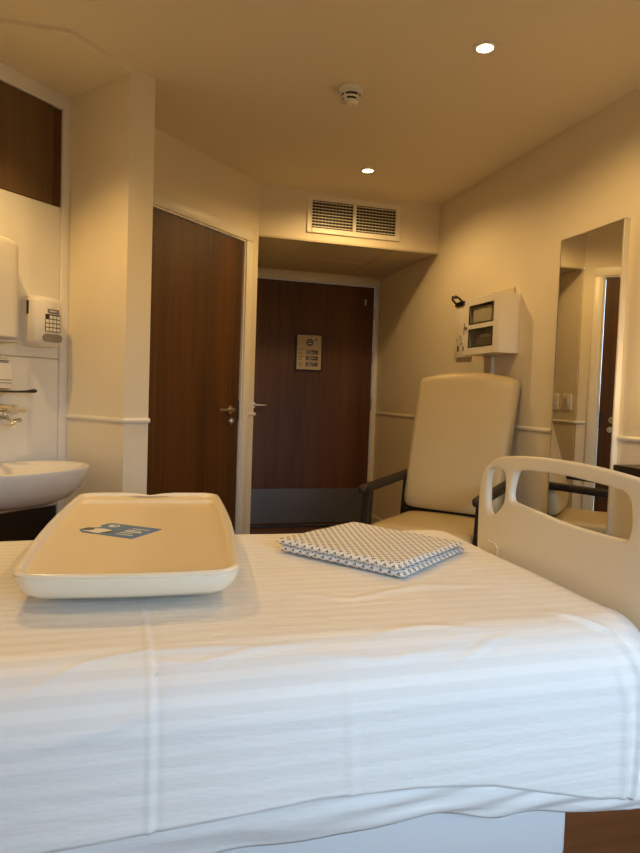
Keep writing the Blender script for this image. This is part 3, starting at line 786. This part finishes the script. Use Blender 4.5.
def sheet_point(s, t_):
    # displacement along normal
    h = .0030 * noise.noise(Vector((s * 3.1, t_ * 4.3, .3))) + .0011 * noise.noise(Vector((s * 9, t_ * 16, 2.1)))
    for pl, am, w in RID:
        best, f_ = 9, 0
        am *= .7 if pl[0][1] - pl[-1][1] > .5 else 1.7
        n = len(pl) - 1
        for i in range(n):
            d, q = seg_d(s, t_, pl[i], pl[i + 1])
            if d < best: best, f_ = d, (i + q) / n
        if best < 3 * w:
            h += am * math.exp(-(best / w) ** 2) * (math.sin(PI * min(1, max(0, .04 + .92 * f_))) ** .6)
    rc = .035
    # inner rectangle with rounded corners, inset so that the rounded edge ends on the true side
    ax0, ax1, ay0, ay1 = -9, X1 - REX, Y0 + REN, Y1 - REF
    cx = min(s, ax1 - rc); cy = min(max(t_, ay0 + rc), ay1 - rc)
    dx, dy = s - cx, t_ - cy
    L = math.hypot(dx, dy)
    if L <= rc or (dx == 0 and abs(dy) <= rc):
        return Vector((s, t_, ZT + h))
    nx, ny = dx / L, dy / L
    d = L - rc
    bx, by = cx + nx * rc, cy + ny * rc
    corner = min(abs(nx), abs(ny)) * 2 ** .5
    RE = edge_r(nx, ny)
    if d < RE * PI / 2:
        th = d / RE
        o_, z, nz = RE * math.sin(th), ZT - RE * (1 - math.cos(th)), math.cos(th)
    else:
        dd = d - RE * PI / 2
        o_, z, nz = RE, ZT - RE - dd, 0
        ang = math.atan2(ny, nx)
        o_ += corner * .018 * math.sin(ang * 17 + 1.1) * min(1, dd / .12)
        o_ += .010 * math.sin(s * 5 + .8) * (dd / .3) + .006 * min(1, dd / .15)
    o_ += h * math.sqrt(max(0, 1 - nz * nz))
    return Vector((bx + nx * o_, by + ny * o_, z + h * nz))
def hem(s):
    pts = [(-1.2, .45), (-.30, .458), (-.088, .465), (.033, .471), (.288, .487), (.45, .480), (.60, .462), (.72, .43), (.82, .405), (.93, .395), (1.3, .40)]
    for (a, x), (b, y) in zip(pts, pts[1:]):
        if s <= b:
            q = (s - a) / (b - a); q = max(0, q); return x + (y - x) * q
    return pts[-1][1]
ss = [X0 + .02 + k * .04 for k in range(int((-.40 - X0) / .04))]
x = -.40
while x < X1 + .25: ss.append(x); x += (.0040 if .0 < x < .07 or .82 < x < .95 else .0075)
NT = 240
bm = B(); uvl = bm.loops.layers.uv.new('UVMap')
grid = []; UVc = {}
for s in ss:
    sx = min(s, X1)
    Lside = (ZT - RE) - hem(sx) + RE * PI / 2
    ta = Y0 + RE - Lside; tb = Y1 + .17
    # in the corner the cloth is longer: trim so that the hem stays level
    row = []
    for k in range(NT):
        q = k / (NT - 1)
        t_ = ta + (tb - ta) * q
        if s > X1 - REX - .035 and t_ < Y0 + RE + .035:
            # rotate the hem around the corner
            cxx, cyy = X1 - REX - .035, Y0 + RE + .035
            dx, dy = s - cxx, t_ - cyy; L = math.hypot(dx, dy); mx = cyy - ta
            if L > mx: dx *= mx / L; dy *= mx / L
            p = sheet_point(cxx + dx, cyy + dy)
        else: p = sheet_point(s, t_)
        v = bm.verts.new(p); UVc[v] = (s, t_); row.append(v)
    grid.append(row)
for a, b in zip(grid, grid[1:]):
    for i in range(NT - 1):
        f = bm.faces.new((a[i], b[i], b[i + 1], a[i + 1]))
        for lp in f.loops: lp[uvl].uv = UVc[lp.vert]
m_sh, nt, bs_ = principled('white satin stripe cotton')
uvn = nt.nodes.new('ShaderNodeUVMap'); uvn.uv_map = 'UVMap'
sep = nt.nodes.new('ShaderNodeSeparateXYZ'); nt.links.new(uvn.outputs[0], sep.inputs[0])
mu = nt.nodes.new('ShaderNodeMath'); mu.operation = 'MULTIPLY'; mu.inputs[1].default_value = 2 * PI / .0335; nt.links.new(sep.outputs[1], mu.inputs[0])
si = nt.nodes.new('ShaderNodeMath'); si.operation = 'SINE'; nt.links.new(mu.outputs[0], si.inputs[0])
mr = nt.nodes.new('ShaderNodeMapRange'); mr.inputs[1].default_value = -.35; mr.inputs[2].default_value = .35; mr.interpolation_type = 'SMOOTHSTEP'; nt.links.new(si.outputs[0], mr.inputs[0])
mx = nt.nodes.new('ShaderNodeMix'); mx.data_type = 'RGBA'; mx.inputs[6].default_value = (.855, .845, .825, 1); mx.inputs[7].default_value = (.805, .795, .775, 1); nt.links.new(mr.outputs[0], mx.inputs[0])
nt.links.new(mx.outputs[2], bs_.inputs['Base Color'])
ro = nt.nodes.new('ShaderNodeMapRange'); ro.inputs[3].default_value = .45; ro.inputs[4].default_value = .70; nt.links.new(mr.outputs[0], ro.inputs[0]); nt.links.new(ro.outputs[0], bs_.inputs['Roughness'])
bs_.inputs['Specular IOR Level'].default_value = .3; bs_.inputs['Sheen Weight'].default_value = .08
n1 = nt.nodes.new('ShaderNodeTexNoise'); n1.inputs['Scale'].default_value = 90; n1.inputs['Detail'].default_value = 5
mp = nt.nodes.new('ShaderNodeMapping'); mp.inputs['Scale'].default_value = (.25, 1, 1); nt.links.new(uvn.outputs[0], mp.inputs[0]); nt.links.new(mp.outputs[0], n1.inputs['Vector'])
bp = nt.nodes.new('ShaderNodeBump'); bp.inputs['Strength'].default_value = .30; bp.inputs['Distance'].default_value = .005; nt.links.new(n1.outputs['Fac'], bp.inputs['Height']); nt.links.new(bp.outputs['Normal'], bs_.inputs['Normal'])
sheet = tag(obj('bed_sheet', bm, m_sh, smooth=180), 'white satin striped sheet draped over the bed and hanging at its near side', 'sheet')
md = sheet.modifiers.new('thickness', 'SOLIDIFY'); md.thickness = .0015; md.offset = -1
# tucked lower layer showing under the hem
bm = B(); uvl = bm.loops.layers.uv.new('UVMap'); UVc = {}
def lowhem(s):
    pts = [(-1.2, .40), (.0, .405), (.307, .405), (.496, .412), (.60, .398), (.738, .380), (.90, .362), (1.2, .36)]
    for (a, x), (b, y) in zip(pts, pts[1:]):
        if s <= b: q = max(0, (s - a) / (b - a)); return x + (y - x) * q
    return .36
grid = []
s = -.75
while s < .955:
    row = []
    zt = hem(s) + .05; zb = lowhem(s)
    for k in range(26):
        q = k / 25
        z = zt + (zb - zt) * q
        y = Y0 + .016 - .010 * math.sin(PI * q) + .007 * noise.noise(Vector((s * 4 + z * 12, z * 38, 1.7))) + .004 * math.sin((z - .12 * s) * 150) * math.exp(-((s - .62) / .28) ** 2) + .02 * max(0, q - .8)
        v = bm.verts.new((s, y, z + .006 * noise.noise(Vector((s * 9, 0, 4.))) * q)); UVc[v] = (s, z); row.append(v)
    grid.append(row); s += .011
for a, b in zip(grid, grid[1:]):
    for i in range(25):
        f = bm.faces.new((a[i], b[i], b[i + 1], a[i + 1]))
        for lp in f.loops: lp[uvl].uv = UVc[lp.vert]
lo = obj('tucked_hem', bm, m_sh, sheet, smooth=180)
md = lo.modifiers.new('thickness', 'SOLIDIFY'); md.thickness = .0015

# ------------------------------------------------------------------ folded patterned gown
m_g, nt, b = principled('white cotton with navy diamond print')
uvn = nt.nodes.new('ShaderNodeUVMap'); uvn.uv_map = 'UVMap'
def math_(op, a, b_=None):
    n = nt.nodes.new('ShaderNodeMath'); n.operation = op
    for i, q in enumerate((a, b_)):
        if q is None: continue
        if isinstance(q, (int, float)): n.inputs[i].default_value = q
        else: nt.links.new(q, n.inputs[i])
    return n.outputs[0]
sp = nt.nodes.new('ShaderNodeSeparateXYZ'); nt.links.new(uvn.outputs[0], sp.inputs[0])
P_ = .0235
def dia(off):
    fx = math_('ABSOLUTE', math_('SUBTRACT', math_('FRACT', math_('ADD', math_('DIVIDE', sp.outputs[0], P_), off)), .5))
    fy = math_('ABSOLUTE', math_('SUBTRACT', math_('FRACT', math_('ADD', math_('DIVIDE', sp.outputs[1], P_), off)), .5))
    d = math_('ADD', fx, fy)
    ring = math_('LESS_THAN', math_('ABSOLUTE', math_('SUBTRACT', d, .175)), .075)
    return ring
pat = math_('MAXIMUM', dia(0), dia(.5))
mx = nt.nodes.new('ShaderNodeMix'); mx.data_type = 'RGBA'; mx.inputs[6].default_value = (.80, .80, .79, 1); mx.inputs[7].default_value = (.035, .05, .105, 1)
nt.links.new(pat, mx.inputs[0]); nt.links.new(mx.outputs[2], b.inputs['Base Color']); b.inputs['Roughness'].default_value = .75
g0, ge1, ge2 = Vector((.352, 1.597, 0)), Vector((.2, -.276, 0)).normalized(), Vector((.278, .222, 0)).normalized()
L1, L2 = .368, .362
bm = B(); uvl = bm.loops.layers.uv.new('UVMap'); UVc = {}
def slab(z0, th, o1, o2, l1, l2, rot, seed, slope):
    """soft folded layer: rounded fold round all its edges"""
    N1, N2 = 42, 42
    def pos(i, j, side):
        a, c = i / N1, j / N2
        ea = min(a, 1 - a) * l1; ec = min(c, 1 - c) * l2
        e = min(ea, ec)
        r = th / 2
        prof = 1.0 if e >= r * 1.6 else math.sqrt(max(0, 1 - (1 - e / (r * 1.6)) ** 2))
        q1 = (a - .5) * l1; q2 = (c - .5) * l2
        w1 = q1 * math.cos(rot) - q2 * math.sin(rot); w2 = q1 * math.sin(rot) + q2 * math.cos(rot)
        p = g0 + ge1 * (L1 / 2 + w1 + o1) + ge2 * (L2 / 2 + w2 + o2)
        wob = .0016 * noise.noise(Vector((a * 4, c * 4, seed))) + .0012 * noise.noise(Vector((a * 11, c * 9, seed + 3)))
        tt = th * (1 - slope * c)
        zc = z0 + tt / 2
        z = zc + side * (tt / 2 * prof) + (wob if side > 0 else wob * .3)
        return Vector((p.x, p.y, z))
    top = [[bm.verts.new(pos(i, j, 1)) for j in range(N2 + 1)] for i in range(N1 + 1)]
    bot = [[bm.verts.new(pos(i, j, -1)) for j in range(N2 + 1)] for i in range(N1 + 1)]
    for i in range(N1 + 1):
        for j in range(N2 + 1):
            UVc[top[i][j]] = (i / N1 * l1, j / N2 * l2); UVc[bot[i][j]] = (i / N1 * l1, 1 + P_ * .3 - j / N2 * l2)
    fs = []
    for i in range(N1):
        for j in range(N2):
            fs.append(bm.faces.new((top[i][j], top[i + 1][j], top[i + 1][j + 1], top[i][j + 1])))
            fs.append(bm.faces.new((bot[i][j + 1], bot[i + 1][j + 1], bot[i + 1][j], bot[i][j])))
    for i in range(N1):
        fs.append(bm.faces.new((top[i][0], bot[i][0], bot[i + 1][0], top[i + 1][0]))); fs.append(bm.faces.new((top[i + 1][N2], bot[i + 1][N2], bot[i][N2], top[i][N2])))
        fs.append(bm.faces.new((top[0][i + 1], bot[0][i + 1], bot[0][i], top[0][i]))); fs.append(bm.faces.new((top[N1][i], bot[N1][i], bot[N1][i + 1], top[N1][i + 1])))
    for f in fs:
        for lp in f.loops: lp[uvl].uv = UVc[lp.vert]
slab(ZT + .0035, .0155, .004, .004, L1, L2, .012, 1.0, .35)
slab(ZT + .0185, .0165, -.003, .0, L1, L2 * .985, -.008, 5.0, .35)
gown = tag(obj('folded_gown', bm, m_g, smooth=70), 'folded white cotton gown with small navy diamond print lying on the sheet', 'gown')

# ------------------------------------------------------------------ overbed table (moulded top)
ot = empty('overbed_table', (.05, 2.0, 0), 'cream moulded overbed table top with raised white rim over the bed', 'overbed table')
TZ = .785
Cn, Cf = Vector((-.006, 1.192, 0)), Vector((.052, 2.11, 0))
ax = (Cf - Cn).normalized(); rx = Vector((ax.y, -ax.x, 0)); TL = (Cf - Cn).length
def tray_out(ins, z, nside=14):
    """closed outline, local (x across, y along), rounded corners, bowed near edge"""
    hw0, hw1 = .203 - ins, .212 - ins
    rn, rf = max(.045 - ins * .5, .012), max(.055 - ins * .5, .012)
    pts = []
    L = TL - ins
    def corner(cx, cy, r, a0):
        for k in range(9):
            a = a0 + k / 8 * PI / 2
            pts.append((cx + r * math.cos(a), cy + r * math.sin(a)))
    corner(hw1 - rf, L - rf, rf, 0)
    for k in range(1, 8): pts.append((hw1 - rf - (2 * hw1 - 2 * rf) * k / 8, L))
    corner(-hw1 + rf, L - rf, rf, PI / 2)
    for k in range(1, 8): pts.append((-hw1 + (hw1 - hw0) * k / 8 - .012 * math.sin(PI * k / 8), L - rf - (L - rf - ins - rn) * k / 8))
    corner(-hw0 + rn, ins + rn, rn, PI)
    for k in range(1, 8): pts.append((-hw0 + rn + (2 * hw0 - 2 * rn) * k / 8, ins))
    corner(hw0 - rn, ins + rn, rn, 1.5 * PI)
    for k in range(1, 8): pts.append((hw0 + (hw1 - hw0) * k / 8 + .012 * math.sin(PI * k / 8), ins + rn + (L - rf - ins - rn) * k / 8))
    out = []
    for x, y in pts:
        bow = -.018 * (1 - (x / .2) ** 2) * max(0, 1 - y / .12)
        p = Cn + rx * x + ax * (y + bow)
        dip = -.008 * math.exp(-((x - .0) / .035) ** 2) * (y > L - .03) * (z > TZ - .01) * (ins < .02)
        out.append(Vector((p.x, p.y, z + dip)))
    return out
# shell underside + rim
bm = B()
loft(bm, [tray_out(.10, TZ - .055), tray_out(.055, TZ - .0545), tray_out(.030, TZ - .051), tray_out(.013, TZ - .040), tray_out(.004, TZ - .022), tray_out(.001, TZ - .010),
          tray_out(.0025, TZ - .0085), tray_out(.001, TZ - .007), tray_out(.0, TZ - .003), tray_out(.003, TZ), tray_out(.009, TZ + .001), tray_out(.014, TZ - .002), tray_out(.020, TZ - .009)], caps=False)
vs = sorted(bm.verts, key=lambda v: v.index)
bm.verts.ensure_lookup_table()
n0 = len(tray_out(0, TZ)); bm.faces.new([bm.verts[i] for i in range(n0)])
obj('rim', bm, M_rim, ot, smooth=40)
# the recessed surface with ridge near the far end
bm = B()
loft(bm, [tray_out(.0195, TZ - .0085), tray_out(.026, TZ - .0115), tray_out(.035, TZ - .0125)], caps=False)
bm.verts.ensure_lookup_table(); bm.faces.new([bm.verts[2 * n0 + i] for i in range(n0)])
top = obj('table_top', bm, M_tray, ot, smooth=50)
bm = B()
pth = []
for k in range(25):
    x = -.190 + k * .38 / 24
    edge = min(1, (1 - abs(x) / .191) * 16)
    pth.append((x, TL - .115 + .004 * math.cos(x * 8), edge))
loft(bm, [[Cn + rx * x + ax * (y + dy) + Z * (TZ - .0135 + dz * (0.3 + .7 * e)) for dy, dz in ((-.014, 0), (-.009, .007), (-.003, .0115), (.003, .0115), (.009, .008), (.016, .003), (.02, 0))] for x, y, e in pth])
obj('raised_ridge', bm, M_tray, top, smooth=60)
# column and base on the far side of the bed
cb = Cf - ax * .05
bm = B(); loft(bm, [[Vector((cb.x + x, cb.y + y, z)) for x, y in rrect(.035, .03, .012, 4)] for z in (.06, .70)]); box(bm, (cb.x - .06, cb.y - .11, .70), (cb.x + .06, cb.y + .035, .732), bev=.008)
obj('column', bm, M_grey, ot)
bm = B(); box(bm, (cb.x - .26, cb.y - .035, .055), (cb.x + .26, cb.y + .035, .09), bev=.01)
for sg in (-1, 1): box(bm, (cb.x + sg * .24 - .022, cb.y - .26, .055), (cb.x + sg * .24 + .022, cb.y + .03, .088), bev=.008)
base = obj('base', bm, M_grey, ot)
for sg in (-1, 1):
    for dy in (0, -.235):
        bm = B(); cyl(bm, (cb.x + sg * .24 - .014, cb.y + dy, .028), (cb.x + sg * .24 + .014, cb.y + dy, .028), .0275, 20); obj('castor', bm, M_rubber, base)

# leaflet on the table
lf = empty('leaflet', (.0, 1.60, TZ - .0125), 'small blue printed leaflet lying on the cream overbed table top', 'leaflet')
KL = frame((-.125, 1.605, TZ - .0124), (.80, -.60, 0), (.60, .80, 0), Z)
bm = B(); prism(bm, [(.012, 0), (.155, 0), (.155, .115), (.012, .115), (.004, .108), (.002, .080), (.016, .066), (.012, .056), (-.008, .045), (-.010, .018)], 0, .0012, KL)
obj('card', bm, M_navy, lf)
bm = B(); prism(bm, [(.004, .012), (.055, .006), (.070, .022), (.064, .046), (.034, .052), (.012, .040)], .0012, .0016, KL); ph = obj('photo_panel', bm, M_paper, lf, label='pale photo area')
bm = B(); prism(bm, [(-.006, .022), (.012, .014), (.022, .030), (.014, .046), (-.004, .042)], .0016, .0019, KL); prism(bm, [(.056, .010), (.072, .016), (.078, .030), (.066, .044), (.062, .026)], .0016, .0019, KL); obj('photo_shade', bm, M_ink, ph)
bm = B(); cyl(bm, (.036, .088, .0011), (.036, .088, .0017), .014, 20, KL); bd = obj('round_badge', bm, M_paper, lf)
bm = B(); cyl(bm, (.040, .090, .0017), (.040, .090, .0019), .006, 14, KL); obj('badge_mark', bm, M_navy, bd)
bm = B()
for k in range(5): box(bm, (.092, .020 + k * .016, .0012), (.140 - .012 * (k % 2), .0245 + k * .016 + (.004 if k == 2 else 0), .0015), KL)
obj('text_lines', bm, M_paper, lf)

# ------------------------------------------------------------------ daylight and camera
w_ = bpy.data.worlds.new('evening sky'); S.world = w_; w_.use_nodes = True
wn = w_.node_tree
tcw = wn.nodes.new('ShaderNodeTexCoord'); spw = wn.nodes.new('ShaderNodeSeparateXYZ'); wn.links.new(tcw.outputs['Generated'], spw.inputs[0])
rpw = wn.nodes.new('ShaderNodeValToRGB'); wn.links.new(spw.outputs[2], rpw.inputs[0])
rpw.color_ramp.elements[0].position = 0.0; rpw.color_ramp.elements[0].color = (.05, .05, .045, 1)      # dim ground below the horizon
rpw.color_ramp.elements[1].position = 0.06; rpw.color_ramp.elements[1].color = (.50, .715, .94, 1)      # sky
wn.links.new(rpw.outputs[0], wn.nodes['Background'].inputs[0])
w_.node_tree.nodes['Background'].inputs[1].default_value = 12.3
L = bpy.data.lights.new('window_portal', 'AREA'); L.shape = 'RECTANGLE'; L.size = WX1 - WX0; L.size_y = WZ1 - WZ0
L.cycles.is_portal = True
o = bpy.data.objects.new('window_portal', L); COL.objects.link(o); o.location = ((WX0 + WX1) / 2, YB0 - .14, (WZ0 + WZ1) / 2); o.rotation_euler = (PI / 2, 0, 0)
L = bpy.data.lights.new('wall_lamp_bulb', 'POINT'); L.energy = 4.6; L.color = (1, .66, .30); L.shadow_soft_size = .03
o = bpy.data.objects.new('wall_lamp_bulb', L); COL.objects.link(o); o.location = (XR - .065, 1.90, 1.18)

cam = bpy.data.cameras.new('camera'); co = bpy.data.objects.new('camera', cam); COL.objects.link(co)
Fv = Vector((0.27536366, 0.96008442, -0.04911981)); Rv = Vector((0.9611262, -0.27386489, 0.03513476)); Uv = Vector((-0.02028014, 0.05688517, 0.99817473))
m = Matrix.Identity(4)
for k in range(3): m[k][0], m[k][1], m[k][2] = Rv[k], Uv[k], -Fv[k]
m[2][3] = 1.1146
co.matrix_world = m
cam.sensor_fit = 'HORIZONTAL'; cam.sensor_width = 36; cam.lens = 646.4745 / 640 * 36; cam.clip_start = .02
S.camera = co
S.view_settings.view_transform = 'Standard'; S.view_settings.look = 'None'
S.view_settings.exposure = 0.0; S.view_settings.gamma = 1.0; S.view_settings.use_curve_mapping = False
S.cycles.max_bounces = 10; S.cycles.diffuse_bounces = 6; S.cycles.glossy_bounces = 5; S.cycles.transparent_max_bounces = 8
S.cycles.use_denoising = True; S.cycles.sample_clamp_indirect = 6
S.cycles.caustics_reflective = False; S.cycles.caustics_refractive = False
